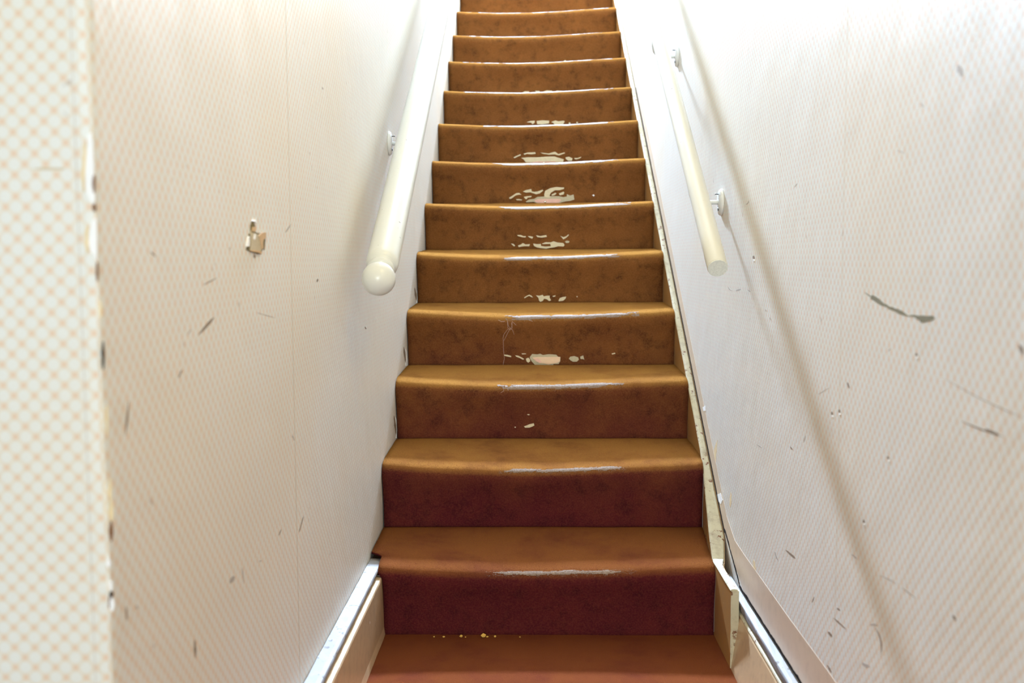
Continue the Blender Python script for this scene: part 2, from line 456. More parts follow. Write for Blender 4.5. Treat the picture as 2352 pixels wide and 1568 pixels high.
# loose pile standing up along the nosings
for n in range(1, 13):
    rg = random.Random(n*17); vs, fs = [], []
    for _ in range(5200 if n < 5 else 2600 if n < 8 else 900):
        x = rg.uniform(XW+.008 if n > 1 else -.345, XS-.006 if n > 2 else .415); k = rg.gauss(9.2, 1.5) if rg.random() < .8 else rg.uniform(5, 13)
        k = max(2, min(14, k))
        p = surf(n, x, k); tg = surf(n, x, k+.1)-p; nn = Vector((0, -tg.z, tg.y)).normalized(); tg.normalize()
        d_ = (nn*rg.uniform(.25, 1)+Vector((rg.gauss(0, .6), 0, 0))-tg*rg.gauss(.5, .5)).normalized()
        L = rg.uniform(.0015, .0042); sd = d_.cross(Vector((rg.uniform(-1, 1), rg.uniform(-1, 1), rg.uniform(-1, 1)))).normalized()*.00026
        m = len(vs); vs += [p-sd-nn*.0005, p+sd-nn*.0005, p+d_*L]; fs.append((m, m+1, m+2))
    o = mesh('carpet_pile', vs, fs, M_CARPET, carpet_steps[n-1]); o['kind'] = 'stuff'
# hanging threads and fluff
def thread(n, pts, r=.0004):
    bm = bmesh.new(); tube(bm, pts, r, 5)
    o = from_bm('loose_thread', bm, M_HAIR, carpet_steps[n-1], True)
    return o
def onriser(n, u, v, lift=.0012):
    """point of the riser carpet of step n seen at photo pixel (u, v)"""
    Y = D+(n-1)*G
    p = onY(u, v, Y-.004)
    for _ in range(3):
        dz = p.z-n*RS
        i = 0
        while i < 9 and PROF[i+1][1] < dz: i += 1
        fr = max(0, min(1, (dz-PROF[i][1])/(PROF[i+1][1]-PROF[i][1])))
        y = surf(n, p.x, i+fr).y
        p = onY(u, v, y-lift)
    return p
def zm(ox, oy, s, pts): return [(ox+a/s, oy+b/s) for a, b in pts]
A = (1080, 620, 6.533)
for pl in ([(560, 760), (570, 830), (600, 880), (560, 890), (510, 960), (492, 1010), (500, 1200), (512, 1330), (490, 1440), (470, 1490)],
           [(630, 770), (625, 850), (590, 890), (540, 990), (505, 1060)], [(640, 780), (690, 830)], [(600, 870), (635, 900), (660, 970)],
           [(560, 780), (565, 870), (600, 900), (630, 870), (620, 790)], [(420, 750), (470, 775), (520, 770)], [(880, 750), (935, 770)]):
    thread(4, [onriser(4, *q, lift=.003) for q in zm(*A, pl)], .00055)
B = (1080, 840, 6.03)
thread(3, [onriser(3, *q, lift=.003) for q in zm(*B, [(470, 310), (460, 350), (420, 375)])], .0005)
thread(3, [onriser(3, *q, lift=.003) for q in zm(*B, [(520, 310), (527, 345)])], .0005)

# worn-through patches on the risers
def patch(n, z, pts, mat=M_BACK, name='worn_patch', thick=.0008, lift=.0012):
    pts = zm(*z, pts)
    P3 = [onriser(n, u, v, lift) for u, v in pts]
    return prism(name, P3, (0, -1, 0), thick, mat, carpet_steps[n-1])
# step 5
patch(5, A, [(808, 412), (845, 388), (885, 370), (920, 385), (942, 412), (915, 405), (885, 388), (850, 402), (815, 425)])
patch(5, A, [(985, 380), (1040, 385), (1085, 372), (1105, 395), (1150, 385), (1195, 385), (1190, 410), (1212, 455), (1185, 465), (1150, 440), (1110, 430), (1085, 465), (1050, 478), (1030, 455), (1025, 420)])
patch(5, A, [(1235, 388), (1280, 380), (1275, 398), (1240, 403)])
patch(5, A, [(1325, 455), (1345, 420), (1385, 405), (1440, 398), (1430, 430), (1395, 460), (1330, 470)])
patch(5, A, [(1595, 392), (1612, 392), (1608, 410), (1598, 408)])
# step 4: large hole with bare wood behind
patch(4, A, [(505, 1268), (560, 1272), (615, 1290), (612, 1308), (560, 1298), (510, 1285)])
patch(4, A, [(675, 1280), (720, 1285), (770, 1310), (810, 1335), (790, 1345), (740, 1318), (690, 1300)])
patch(4, A, [(770, 1250), (830, 1250), (840, 1262), (780, 1266)])
patch(4, A, [(835, 1330), (870, 1315), (895, 1335), (900, 1370), (870, 1390), (845, 1370)])
patch(4, A, [(890, 1310), (930, 1258), (1000, 1265), (1050, 1255), (1090, 1275), (1180, 1262), (1290, 1270), (1320, 1300), (1355, 1310), (1350, 1370), (1325, 1410), (1250, 1410), (1235, 1455), (1190, 1440), (1140, 1455), (1080, 1445), (1030, 1452), (985, 1455), (965, 1415), (920, 1370)], M_BACKG)
patch(4, A, [(930, 1312), (1010, 1305), (1160, 1305), (1350, 1302), (1345, 1370), (1310, 1392), (1230, 1405), (1170, 1420), (1110, 1400), (1040, 1395), (985, 1370)], M_PINE, 'bare_wood', .0012, .0018)
patch(4, A, [(960, 1330), (1010, 1325), (1050, 1350), (1075, 1385), (1030, 1388), (985, 1362)], M_PINK, 'pink_underlay', .0006, .0036)
patch(4, A, [(1480, 1330), (1500, 1300), (1560, 1290), (1620, 1310), (1630, 1345), (1600, 1375), (1540, 1375), (1505, 1355)], M_BACKG)
patch(4, A, [(1650, 1300), (1695, 1280), (1712, 1345), (1690, 1335), (1655, 1335)], M_BACKG)
patch(4, A, [(2120, 1252), (2170, 1240), (2180, 1255), (2130, 1268)])
# step 3
patch(3, B, [(745, 838), (790, 822), (820, 808), (880, 795), (888, 825), (860, 840), (820, 855), (760, 856)])
patch(3, B, [(785, 672), (815, 668), (825, 680), (805, 684)])
patch(3, B, [(612, 845), (632, 842), (630, 856), (616, 856)])
# steps 6 and 7
C_ = (1080, 400, 6.533)
patch(6, C_, [(705, 912), (760, 912), (800, 930), (835, 928), (830, 950), (780, 945), (715, 928)])
patch(6, C_, [(860, 928), (900, 930), (945, 940), (930, 968), (895, 955)])
patch(6, C_, [(985, 915), (1050, 928), (1140, 912), (1150, 940), (1080, 952), (1010, 945)])
patch(6, C_, [(1350, 925), (1400, 945), (1440, 930), (1475, 900), (1480, 915), (1440, 955), (1395, 978), (1375, 950)])
patch(6, C_, [(715, 1070), (760, 1055), (790, 1032), (830, 1055), (895, 1048), (885, 1082), (820, 1080), (770, 1085), (730, 1095)])
patch(6, C_, [(610, 1040), (650, 1045), (675, 1075), (655, 1082)])
patch(6, C_, [(945, 1040), (1000, 1050), (1060, 1045), (1062, 1075), (1120, 1085), (1210, 1080), (1200, 1045), (1090, 1050), (1075, 1042), (1130, 1020), (1210, 1022), (1250, 1005), (1310, 1025), (1395, 1032), (1415, 1060), (1400, 1085), (1320, 1080), (1260, 1098), (1200, 1105), (1140, 1120), (1060, 1110), (1000, 1098), (955, 1075)])
patch(6, C_, [(1420, 1010), (1450, 995), (1490, 1005), (1480, 1030), (1440, 1032)], M_BACKG)
patch(7, C_, [(585, 350), (630, 325), (690, 285), (735, 280), (770, 310), (725, 308), (680, 320), (620, 365), (590, 372)])
patch(7, C_, [(790, 262), (830, 240), (915, 222), (925, 260), (960, 265), (1010, 260), (1085, 232), (1095, 248), (1040, 290), (990, 302), (940, 285), (900, 272), (840, 278)])
patch(7, C_, [(1110, 300), (1125, 250), (1200, 210), (1290, 192), (1410, 200), (1405, 222), (1340, 240), (1270, 240), (1210, 280), (1190, 320), (1200, 350), (1160, 350), (1112, 335)])
patch(7, C_, [(1220, 305), (1275, 278), (1295, 290), (1265, 315), (1225, 322)])
patch(7, C_, [(1330, 290), (1400, 262), (1412, 275), (1400, 305), (1345, 318)])
patch(7, C_, [(685, 375), (730, 372), (780, 382), (770, 394), (700, 390)])
patch(7, C_, [(805, 340), (850, 330), (920, 325), (915, 345), (860, 352), (850, 375), (825, 372)])
patch(7, C_, [(835, 410), (880, 380), (960, 370), (1010, 340), (1100, 335), (1200, 328), (1330, 330), (1400, 345), (1450, 335), (1450, 300), (1500, 320), (1550, 305), (1562, 380), (1500, 400), (1430, 408), (1360, 425), (1340, 445), (1240, 440), (1120, 452), (1010, 440), (950, 415), (840, 422)], M_BACKG)
patch(7, C_, [(960, 395), (1010, 375), (1120, 370), (1250, 370), (1350, 372), (1365, 390), (1330, 430), (1200, 436), (1050, 442), (990, 425)], M_PINK, 'pink_underlay', .0006, .0024)
patch(7, C_, [(1830, 315), (1850, 303), (1868, 318), (1852, 334)], M_PLASTER, 'lint')
E_ = (1080, 190, 6.533)
patch(8, E_, [(800, 1065), (860, 1048), (975, 1042), (980, 1065), (920, 1075), (850, 1068), (815, 1082)])
patch(8, E_, [(1050, 1048), (1120, 1055), (1180, 1062), (1240, 1042), (1275, 1035), (1320, 1070), (1415, 1045), (1420, 1058), (1330, 1092), (1270, 1075), (1180, 1080), (1090, 1065)])
patch(8, E_, [(650, 1120), (700, 1095), (755, 1072), (758, 1090), (710, 1110), (665, 1132)])
patch(8, E_, [(765, 1128), (870, 1118), (1000, 1120), (1150, 1108), (1260, 1105), (1340, 1130), (1405, 1150), (1390, 1190), (1300, 1210), (1100, 1215), (880, 1212), (830, 1190), (800, 1150)])
patch(8, E_, [(880, 1195), (1000, 1180), (1160, 1180), (1280, 1178), (1270, 1212), (1100, 1216), (900, 1213)], M_PINK, 'pink_underlay', .0006, .0024)
patch(8, E_, [(1430, 1120), (1480, 1110), (1535, 1135), (1525, 1170), (1470, 1170), (1435, 1145)])
patch(8, E_, [(1560, 1130), (1610, 1130), (1670, 1110), (1650, 1132), (1600, 1150), (1570, 1148)])
patch(9, E_, [(845, 592), (900, 575), (970, 570), (965, 600), (935, 625), (915, 600)])
patch(9, E_, [(995, 575), (1080, 565), (1185, 570), (1180, 610), (1080, 625), (1005, 622)])
patch(9, E_, [(1215, 590), (1280, 565), (1320, 580), (1400, 570), (1418, 580), (1390, 630), (1270, 640), (1250, 605)])
patch(9, E_, [(1475, 605), (1490, 592), (1510, 608), (1490, 620)])
patch(9, E_, [(1588, 598), (1605, 585), (1620, 600), (1602, 612)])
patch(10, E_, [(780, 150), (820, 128), (880, 130), (895, 158), (830, 165)])
patch(10, E_, [(975, 120), (1040, 125), (1050, 158), (1000, 165)])
patch(10, E_, [(1100, 135), (1150, 115), (1225, 120), (1240, 158), (1160, 165), (1100, 160)])
patch(10, E_, [(1265, 140), (1300, 118), (1390, 125), (1450, 150), (1380, 165), (1280, 162)])
F_ = (1020, 0, 4.355)
patch(11, F_, [(955, 630), (1005, 622), (1160, 622), (1165, 645), (1010, 650)])
patch(11, F_, [(1195, 612), (1210, 600), (1228, 615), (1212, 626)])
for n, z, q in ((7, C_, (1125, 418)), (8, E_, (1105, 1198))):
    p = onriser(n, *zm(*z, [q])[0], lift=.0030)
    bm = bmesh.new(); bmesh.ops.create_icosphere(bm, subdivisions=2, radius=.0042, matrix=Matrix.Translation(p) @ Matrix.Diagonal((1, .6, 1, 1)))
    from_bm('carpet_tack', bm, M_TACK, carpet_steps[n-1], True)['label'] = 'shiny metal tack head'

# ------------------------------------------------------------------ stringer on the right
def stringer():
    ys = [2.131, 2.20, 2.28, 2.31, 2.33, 2.352]+[2.352+(6.1-2.352)*k/60 for k in range(1, 61)]
    top = lambda y: max(.172, .900+.645*(y-3.481))+.0012*noise.noise(Vector((y*8, 2, 0)))
    bot = lambda y: max(0.001, top(y)-.30) if y > 2.6 else .001
    def xo_(y):
        return .4365+(XR-.002-.4365)*sst((y-2.29)/.12)
    bm = bmesh.new(); rings = []
    for y in ys:
        x = face(y)
        rings.append([bm.verts.new(p) for p in ((x, y, bot(y)), (x, y, top(y)-.005), (xo_(y), y, top(y)-.005), (xo_(y), y, bot(y)))])
    for a, b in zip(rings, rings[1:]):
        for i in range(4): bm.faces.new((a[i], a[(i+1) % 4], b[(i+1) % 4], b[i]))
    bm.faces.new(rings[0]); bm.faces.new(rings[-1][::-1])
    st = from_bm('stringer', bm, M_BROWN, stair)
    st['label'] = 'ochre brown painted side board of the stairs'
    # painted top edge of the board
    bm = bmesh.new(); rings = []
    for y in ys:
        x = face(y)+.0012*noise.noise(Vector((y*12, 9, 0))); z = top(y)
        w2 = xo_(y)-.0008+.0012*noise.noise(Vector((y*20, 4, 0)))
        rings.append([bm.verts.new(p) for p in ((x, y, z-.005), (x-.0012, y, z-.002), (x+.001, y, z+.001), (x+.006, y, z+.0015), (w2-.003, y, z+.0005), (w2, y, z-.005))])
    for a, b in zip(rings, rings[1:]):
        for i in range(6): bm.faces.new((a[i], a[(i+1) % 6], b[(i+1) % 6], b[i]))
    bm.faces.new(rings[0]); bm.faces.new(rings[-1][::-1])
    e = from_bm('stringer_edge', bm, M_EDGE, st)
    e['label'] = 'chipped cream painted top edge'
    # chipped upright end of the board
    bm = bmesh.new(); rings = []
    for k in range(13):
        z = .002+.168*k/12; x0 = .4195+.0008*noise.noise(Vector((z*40, 1, 1))); wd = .0168
        rings.append([bm.verts.new(p) for p in ((x0, 2.1310, z), (x0, 2.1285, z), (x0+wd, 2.1285, z), (x0+wd, 2.1310, z))])
    for a, b in zip(rings, rings[1:]):
        for i in range(4): bm.faces.new((a[i], a[(i+1) % 4], b[(i+1) % 4], b[i]))
    bm.faces.new(rings[0]); bm.faces.new(rings[-1][::-1])
    from_bm('stringer_end', bm, M_EDGE, st)['label'] = 'chipped white upright end'
stringer()

# ------------------------------------------------------------------ skirtings
bl = tag(empty('baseboard_left'), 'worn white and beige skirting on the left ending at the first step', kind='structure')
extrude_y('board', [(XW+.001, 0), (-.3445, 0), (-.3475, .02), (-.3488, .136), (-.3505, .1405), (-.362, .1405), (XW+.001, .1405)], YC+.03, 2.325, M_SKIRT, bl, 40, .0003, .001)
extrude_y('top_moulding', [(XW+.001, .1412), (-.366, .1412), (-.3595, .147), (-.3582, .1545), (-.3600, .1585), (-.368, .1598), (XW+.001, .1603)], YC+.03, 2.398, M_TRIM, bl, 50, .0005, .001)
br = tag(empty('baseboard_right'), 'scuffed beige skirting with chipped white top on the right', kind='structure')
extrude_y('board', [(XR-.002, 0), (.4205, 0), (.4220, .012), (.4375, .108), (.4395, .1125), (XR-.002, .1125)], -1.5, 2.330, M_SKIRT, br, 60, .0003, .001)
extrude_y('bead', [(XR-.002, .1130), (.4395, .1130), (.4380, .1160), (.4395, .1190), (.4425, .1205), (XR-.002, .1205)], -1.5, 2.300, M_EDGE, br, 60, .0003)
extrude_y('top_moulding', [(XR-.003, .1210), (.4440, .1210), (.4400, .1270), (.4392, .1385), (.4405, .1420), (.447, .1432), (XR-.004, .1436)], -1.5, 2.335, M_TRIM, br, 70, .0006, .001)

# unprinted border strip along the right wall, above skirting and stringer
def ztop(y): return max(.172, .900+.645*(y-3.481))
def strip():
    ys = [-1.5+k*.1 for k in range(38)]+[2.3+k*.1 for k in range(38)]
    ys = sorted(set(round(y, 3) for y in ys))
    lo = lambda y: .1475 if y < 2.22 else max(.176, ztop(y)+.006)
    hi = lambda y: .2285+.003*noise.noise(Vector((y*3, 1, 1))) if y < 2.30 else max(.2285, ztop(y)+.060)
    bm = bmesh.new(); rings = []
    for y in ys:
        rings.append([bm.verts.new(p) for p in ((XR-.0003, y, lo(y)), (XR-.0003, y, hi(y)), (XR+.0005, y, hi(y)), (XR+.0005, y, lo(y)))])
    for a, b in zip(rings, rings[1:]):
        for i in range(4): bm.faces.new((a[i], a[(i+1) % 4], b[(i+1) % 4], b[i]))
    bm.faces.new(rings[0]); bm.faces.new(rings[-1][::-1])
    from_bm('border_strip', bm, M_BORDER, wall_right)['label'] = 'shiny tan strip without dots above the skirting'
strip()
# black irregular gap between skirting and paper
def crack(y0, y1, zf, seed, wmul=1.0):
    N = int((y1-y0)/.006); up_, dn = [], []
    for k in range(N+1):
        y = y0+(y1-y0)*k/N
        w_ = max(.0004, (.0016+.0030*noise.noise(Vector((y*22, seed, 1)))+.0022*noise.noise(Vector((y*75, seed, 3))))*wmul)
        up_.append(Vector((XR, y, zf(y)+w_))); dn.append(Vector((XR, y, zf(y)-.003)))
    bm = bmesh.new()
    a = [bm.verts.new(p+Vector((-.0012, 0, 0))) for p in dn]; b = [bm.verts.new(p+Vector((-.0012, 0, 0))) for p in up_]
    c = [bm.verts.new(p+Vector((.0004, 0, 0))) for p in dn]; d = [bm.verts.new(p+Vector((.0004, 0, 0))) for p in up_]
    for k in range(N):
        bm.faces.new((a[k], a[k+1], b[k+1], b[k])); bm.faces.new((c[k], d[k], d[k+1], c[k+1]))
        bm.faces.new((b[k], b[k+1], d[k+1], d[k])); bm.faces.new((a[k], c[k], c[k+1], a[k+1]))
    bm.faces.new((a[0], b[0], d[0], c[0])); bm.faces.new((a[N], c[N], d[N], b[N]))
    from_bm('wall_crack', bm, M_CRACK, wall_right)
crack(1.2, 2.24, lambda y: .1455, 3.3, 1.1)
crack(2.24, 2.42, lambda y: .150+(y-2.24)*.42, 5.1, 1.7)
crack(2.42, 4.6, lambda y: ztop(y)+.0035, 8.2, .8)

# ------------------------------------------------------------------ handrails
def rail_frame(slope):
    d = Vector((0, 1, slope)).normalized(); return d, Vector((1, 0, 0)), Vector((1, 0, 0)).cross(d)   # axis, right, up
def bracket(root, wx, y, z, rail_pt, rad, sgn):
    """round wall plate with a stem that turns up to the rail; sgn=+1 when the wall lies on the left"""
    b = mesh('bracket', *lathe_x(wx, y, z, sgn, [(0, .0315), (.003, .0315), (.0065, .029), (.0085, .022), (.0095, .012), (.0098, 0.0001)]), M_METAL, root, True)
    bm = bmesh.new()
    tube(bm, [(wx+sgn*.006, y, z), (wx+sgn*.035, y, z), (rail_pt.x-sgn*.014, y, z+.004), (rail_pt.x-sgn*.003, y, z+.016), (rail_pt.x, y, z+.03), (rail_pt.x, y, rail_pt.z-rad+.004)], .0052, 12)
    from_bm('stem', bm, M_METAL, b, True)
    bm = bmesh.new()
    tube(bm, [(wx+sgn*.007, y-.004, z+.019), (wx+sgn*.0165, y-.004, z+.0195), (wx+sgn*.017, y-.004, z+.0195)], [.0013, .0013, .0034], 10)
    from_bm('screw', bm, M_STEEL, b, True)
    bm = bmesh.new()
    tube(bm, [(wx+sgn*.007, y-.006, z-.017), (wx+sgn*.0105, y-.006, z-.017), (wx+sgn*.0108, y-.006, z-.017)], [.0022, .0040, .003], 10)
    from_bm('screw', bm, M_STEEL, b, True)
def lathe_x(wx, y, z, sgn, prof, seg=32):
    vs, fs = [], []
    for h, r in prof:
        for k in range(seg):
            a = 6.28318*k/seg; vs.append((wx+sgn*h, y+r*math.cos(a), z+r*1.02*math.sin(a)))
    for j in range(len(prof)-1):
        for k in range(seg):
            q = (j*seg+k, j*seg+(k+1) % seg, (j+1)*seg+(k+1) % seg, (j+1)*seg+k); fs.append(q if sgn > 0 else q[::-1])
    fs.append(tuple(range(seg))[::-1] if sgn > 0 else tuple(range(seg)))
    return vs, fs
def sweep_rail(name, A0, d, rv, uv_, stations, shape, mat, root):
    bm = bmesh.new(); rings = []
    for s, sc in stations:
        rings.append([bm.verts.new(A0+d*s+rv*(a*sc)+uv_*(b*sc)) for a, b in shape])
    n = len(shape)
    for p, q in zip(rings, rings[1:]):
        for k in range(n): bm.faces.new((p[k], p[(k+1) % n], q[(k+1) % n], q[k]))
    bm.faces.new(rings[0][::-1]); bm.faces.new(rings[-1])
    return from_bm(name, bm, mat, root, True)

# left: thick mopstick rail with a ball end
lr = tag(empty('handrail'), 'thick white gloss handrail with a ball end on the left wall', 'handrail')
SL = .6035; d, rv, uv_ = rail_frame(SL); rv = Vector((1, 0, 0)); uv_ = Vector((0, -d.z, d.y))
BC = Vector((-.315, 2.104, .833)); RB = .0349
r0 = .0345; sh = []
for k in range(40):
    a = 6.28318*k/40; x, y = r0*math.cos(a), r0*math.sin(a)
    y = max(y, -r0*.80); sh.append((x, y))
st = [(.0, .02), (.022, .30), (.030, .60), (.033, .80), (.037, .84), (.041, .80), (.044, .74), (.047, .76), (.050, .86), (.055, .955), (.062, .99), (.070, 1)]
st += [(.070+4.3*k/40, 1) for k in range(1, 41)]
sweep_rail('rail', BC, d, rv, uv_, st[1:], sh, M_RAIL_L, lr)
bm = bmesh.new(); bmesh.ops.create_uvsphere(bm, u_segments=40, v_segments=24, radius=RB, matrix=Matrix.Translation(BC))
from_bm('ball_finial', bm, M_RAIL_L, lr, True)['label'] = 'round white ball end of the rail'
for y, z in ((2.817, 1.187), (4.6, 1.187+1.783*SL)):
    bracket(lr, XW+.0002, y, z, BC+d*((y-BC.y)/d.y), r0*.8, 1)
# right: plain round rail cut square
rr_ = tag(empty('handrail'), 'thinner cream round handrail with a square cut end on the right wall', 'handrail')
SR = .662; d, _, _ = rail_frame(SR); rv = Vector((1, 0, 0)); uv_ = Vector((0, -d.z, d.y))
A0 = Vector((.383, 2.128, .852)); r1 = .0213
sh = [(r1*math.cos(6.28318*k/32), r1*math.sin(6.28318*k/32)) for k in range(32)]
o = sweep_rail('rail', A0, d, rv, uv_, [(0, .93), (.001, .975), (.003, 1)]+[(.003+4.2*k/40, 1) for k in range(1, 41)], sh, M_RAIL_R, rr_)
o.data.polygons[-2].use_smooth = False
bm = bmesh.new(); tube(bm, [A0-d*.0016, A0+d*.001], r1*.95, 28)
from_bm('sawn_end', bm, plain('sawn_painted_end', lin(226, 228, 216), .7, .2, .16, 260, .6), rr_)['label'] = 'rough sawn painted end'
for y, z in ((2.510, 1.007), (3.290, 1.504), (4.6, 1.504+1.31*SR)):
    bracket(rr_, XR-.0002, y, z, A0+d*((y-A0.y)/d.y), r1, -1)

# ------------------------------------------------------------------ damage and marks on the walls
def rwall(pts, mat, name, thick=.0007):
    return prism(name, [onX(u, v, XR) for u, v in pts], (-1, 0, 0), thick, mat, wall_right)
def lwall(pts, mat, name, thick=.0007, lift=0.0):
    return prism(name, [onX(u, v, XW+lift) for u, v in pts], (1, 0, 0), thick, mat, wall_left)
def fwall(pts, mat, name, thick=.0009):
    return prism(name, [onY(u, v, YC) for u, v in pts], (0, -1, 0), thick, mat, wall_left)
def streak(fn, u0, v0, u1, v1, w, mat, name='scratch', bend=0.0, thick=.00015):
    du, dv = u1-u0, v1-v0; L = math.hypot(du, dv); nx, ny = -dv/L, du/L; a, b = [], []
    for k in range(7):
        s = k/6; ww = w/2*(math.sin(math.pi*min(1, max(0, s)))**.6)*(.7+.6*R.random())+.15
        cx, cy = u0+du*s+nx*bend*math.sin(math.pi*s), v0+dv*s+ny*bend*math.sin(math.pi*s)
        a.append((cx+nx*ww, cy+ny*ww)); b.append((cx-nx*ww, cy-ny*ww))
    fn(a+b[::-1], mat, name, thick)
g = zm(1940, 640, 9.8, [(460, 300), (510, 335), (600, 395), (615, 360), (700, 400), (800, 470), (880, 550), (950, 575), (1000, 620), (1090, 640), (1130, 665), (1200, 680), (1290, 720), (1370, 780), (1430, 830),
     (1500, 815), (1560, 810), (1650, 830), (1750, 825), (1850, 835), (1980, 830), (2020, 860), (2015, 900), (1970, 945), (1900, 955), (1830, 975), (1740, 990), (1700, 970), (1690, 935), (1640, 920), (1590, 870),
     (1500, 850), (1420, 845), (1340, 830), (1220, 790), (1130, 735), (1010, 690), (950, 640), (820, 600), (740, 550), (690, 510), (600, 460), (580, 450), (595, 420), (540, 385), (480, 335)])
rwall(g, M_GOUGE, 'gouge', .0002)['label'] = 'long dark olive gouge torn in the wallpaper'
rwall([(2199, 149), (2205, 150), (2211, 160), (2212, 174), (2206, 176), (2203, 168), (2198, 165)], M_SCUFF, 'scuff_mark', .00015)
rwall([(2114, 236), (2118, 238), (2123, 246), (2119, 245)], M_SCUFF, 'scuff_mark', .00015)
for a in ((2206, 966, 2306, 1003, 3.2, 2), (2262, 984, 2296, 1000, 6, 0), (2340, 790, 2352, 812, 6, 0), (2340, 800, 2352, 818, 5, 0), (1804, 1262, 1828, 1283, 5, 0), (1780, 1265, 1790, 1290, 3, 2), (1956, 1272, 1969, 1284, 3, 0),
          (1900, 1526, 1910, 1545, 4, 0), (1914, 1418, 1945, 1446, 3, 0), (1902, 1450, 1912, 1463, 5, 0), (1998, 1434, 2016, 1434, 3, 0), (2188, 1412, 2196, 1425, 5, 0), (1980, 1522, 1998, 1530, 7, 2), (1922, 1396, 1930, 1402, 4, 0),
          (2010, 1440, 2024, 1500, 2.5, -6), (2020, 1320, 2060, 1338, 1.5, 0), (2070, 1348, 2104, 1374, 1.3, 0), (1946, 877, 1951, 892, 4, 0), (1865, 1384, 1870, 1370, 2, 0), (2040, 807, 2046, 800, 2, 0), (1825, 430, 1831, 421, 2.2, 0),
          (1713, 470, 1720, 460, 2.5, 2), (1672, 657, 1684, 668, 1.6, 3), (1690, 668, 1702, 664, 3, 0), (1758, 710, 1761, 716, 2, 0), (1768, 728, 1771, 736, 2.5, 0), (1718, 665, 1724, 671, 2, 0), (2170, 870, 2352, 960, 1.0, 4),
          (1652, 1128, 1658, 1142, 3, 0), (1880, 905, 1905, 890, 1.2, 0), (2060, 345, 2080, 352, 1.5, 0), (1738, 1020, 1750, 1028, 2, 0), (1815, 1025, 1821, 1034, 2.4, 0), (1850, 1000, 1846, 1016, 2, 0)):
    streak(rwall, *a[:5], M_SCUFF if R.random() < .6 else M_SCUFFD, 'scratch', a[5])
streak(rwall, 1731, 1285, 1734, 1315, 5, M_CREAM, 'glue_drip'); streak(rwall, 1648, 1010, 1644, 1060, 5, M_CREAM, 'glue_drip', 3); streak(rwall, 1679, 1130, 1677, 1165, 3.5, M_CREAM, 'glue_drip')
rwall([(1646, 1136), (1656, 1132), (1660, 1148), (1656, 1158), (1650, 1150)], M_PLASTER, 'torn_paper')
rwall([(1614, 935), (1620, 932), (1621, 943), (1616, 944)], M_PLASTER, 'torn_paper')
for u, v in ((2040, 1052), (1984, 1198), (2105, 815), (1911, 950), (1731, 592), (1928, 945)):
    rwall([(u-2, v-4), (u+1, v-5), (u+3, v+1), (u+1, v+3), (u-2, v+2)], M_SCUFFD, 'nail_hole', .0002)
    rwall([(u-1, v+3), (u+2, v+3), (u+3, v+7), (u, v+8)], M_PLASTER, 'torn_paper', .0006)
# wallpaper seams (overlap of two strips)
for (x, y, z0, z1, par, sg, nm) in ((XW, 1.652, .162, 2.4, wall_left, 1, 'paper_seam'), (XR, 1.532, .230, 2.4, wall_right, -1, 'paper_seam')):
    v, f = box(x-.00012, x+.00012, y, y+.0007, z0, z1)
    mesh(nm, v, f, M_SEAM, par)
# left wall marks
for a in ((455, 770, 492, 728, 6, 0), (447, 1468, 449, 1512, 5, 0), (528, 1340, 538, 1322, 8, 0), (687, 1222, 697, 1185, 2.2, 0), (556, 1303, 560, 1338, 1.6, 0), (466, 655, 498, 638, 2, 0), (590, 718, 632, 730, 1.5, 0), (410, 868, 418, 848, 3, 0),
          (288, 1000, 296, 920, 4, 0), (346, 578, 358, 590, 3, 0), (655, 535, 668, 515, 3, 0), (430, 770, 440, 755, 2, 0), (728, 648, 730, 640, 3, 0), (740, 200, 742, 206, 2, 0), (596, 1290, 601, 1286, 2, 0), (640, 1230, 646, 1215, 1.4, 0),
          (838, 750, 841, 756, 2.5, 0), (672, 1000, 676, 1012, 1.4, 0), (289, 1392, 292, 1425, 3, 0), (313, 1390, 316, 1400, 4, 0)):
    streak(lwall, *a[:5], M_SCUFFD if R.random() < .65 else M_SCUFF, 'scratch', a[5])
# torn hole with broken plaster
H = (520, 480, 11.2)
lwall(zm(*H, [(640, 320), (690, 330), (740, 440), (745, 590), (800, 620), (900, 610), (990, 595), (1000, 780), (970, 1060), (940, 1010), (880, 1150), (800, 1160), (720, 1130), (600, 1100), (500, 1050), (515, 985), (560, 960), (565, 640), (605, 620), (610, 430)]), M_HOLE, 'torn_hole', .0005)['label'] = 'torn hole in the wallpaper'
lwall(zm(*H, [(600, 650), (640, 600), (720, 630), (780, 660), (800, 700), (830, 720), (840, 850), (880, 950), (880, 1060), (830, 1085), (720, 1060), (590, 1060), (600, 850)]), M_PLCHUNK, 'plaster_chunk', .0016)
lwall(zm(*H, [(800, 690), (840, 640), (900, 610), (990, 600), (985, 740), (920, 790), (905, 880), (915, 1000), (870, 1040), (840, 870)]), M_TAN, 'backing_paper', .0022)
lwall(zm(*H, [(645, 470), (735, 455), (735, 545), (700, 590), (640, 570)]), M_TAN, 'backing_paper', .0018)
lwall(zm(*H, [(590, 1062), (720, 1058), (850, 1080), (880, 1110), (870, 1155), (780, 1120), (690, 1100), (605, 1092)]), M_TAN, 'backing_paper', .0024)
lwall(zm(*H, [(630, 310), (720, 285), (772, 310), (755, 365), (715, 350), (690, 325)]), M_PLASTER, 'torn_paper', .0016)
lwall(zm(*H, [(495, 960), (510, 860), (535, 730), (562, 700), (570, 830), (560, 965)]), M_PLASTER, 'torn_paper', .0020)
lwall(zm(*H, [(680, 670), (705, 640), (715, 720), (690, 790), (660, 770)]), M_PLASTER, 'plaster_chip', .0024)
streak(lwall, 584, 582, 585, 594, 4, M_SCUFFD, 'scratch')
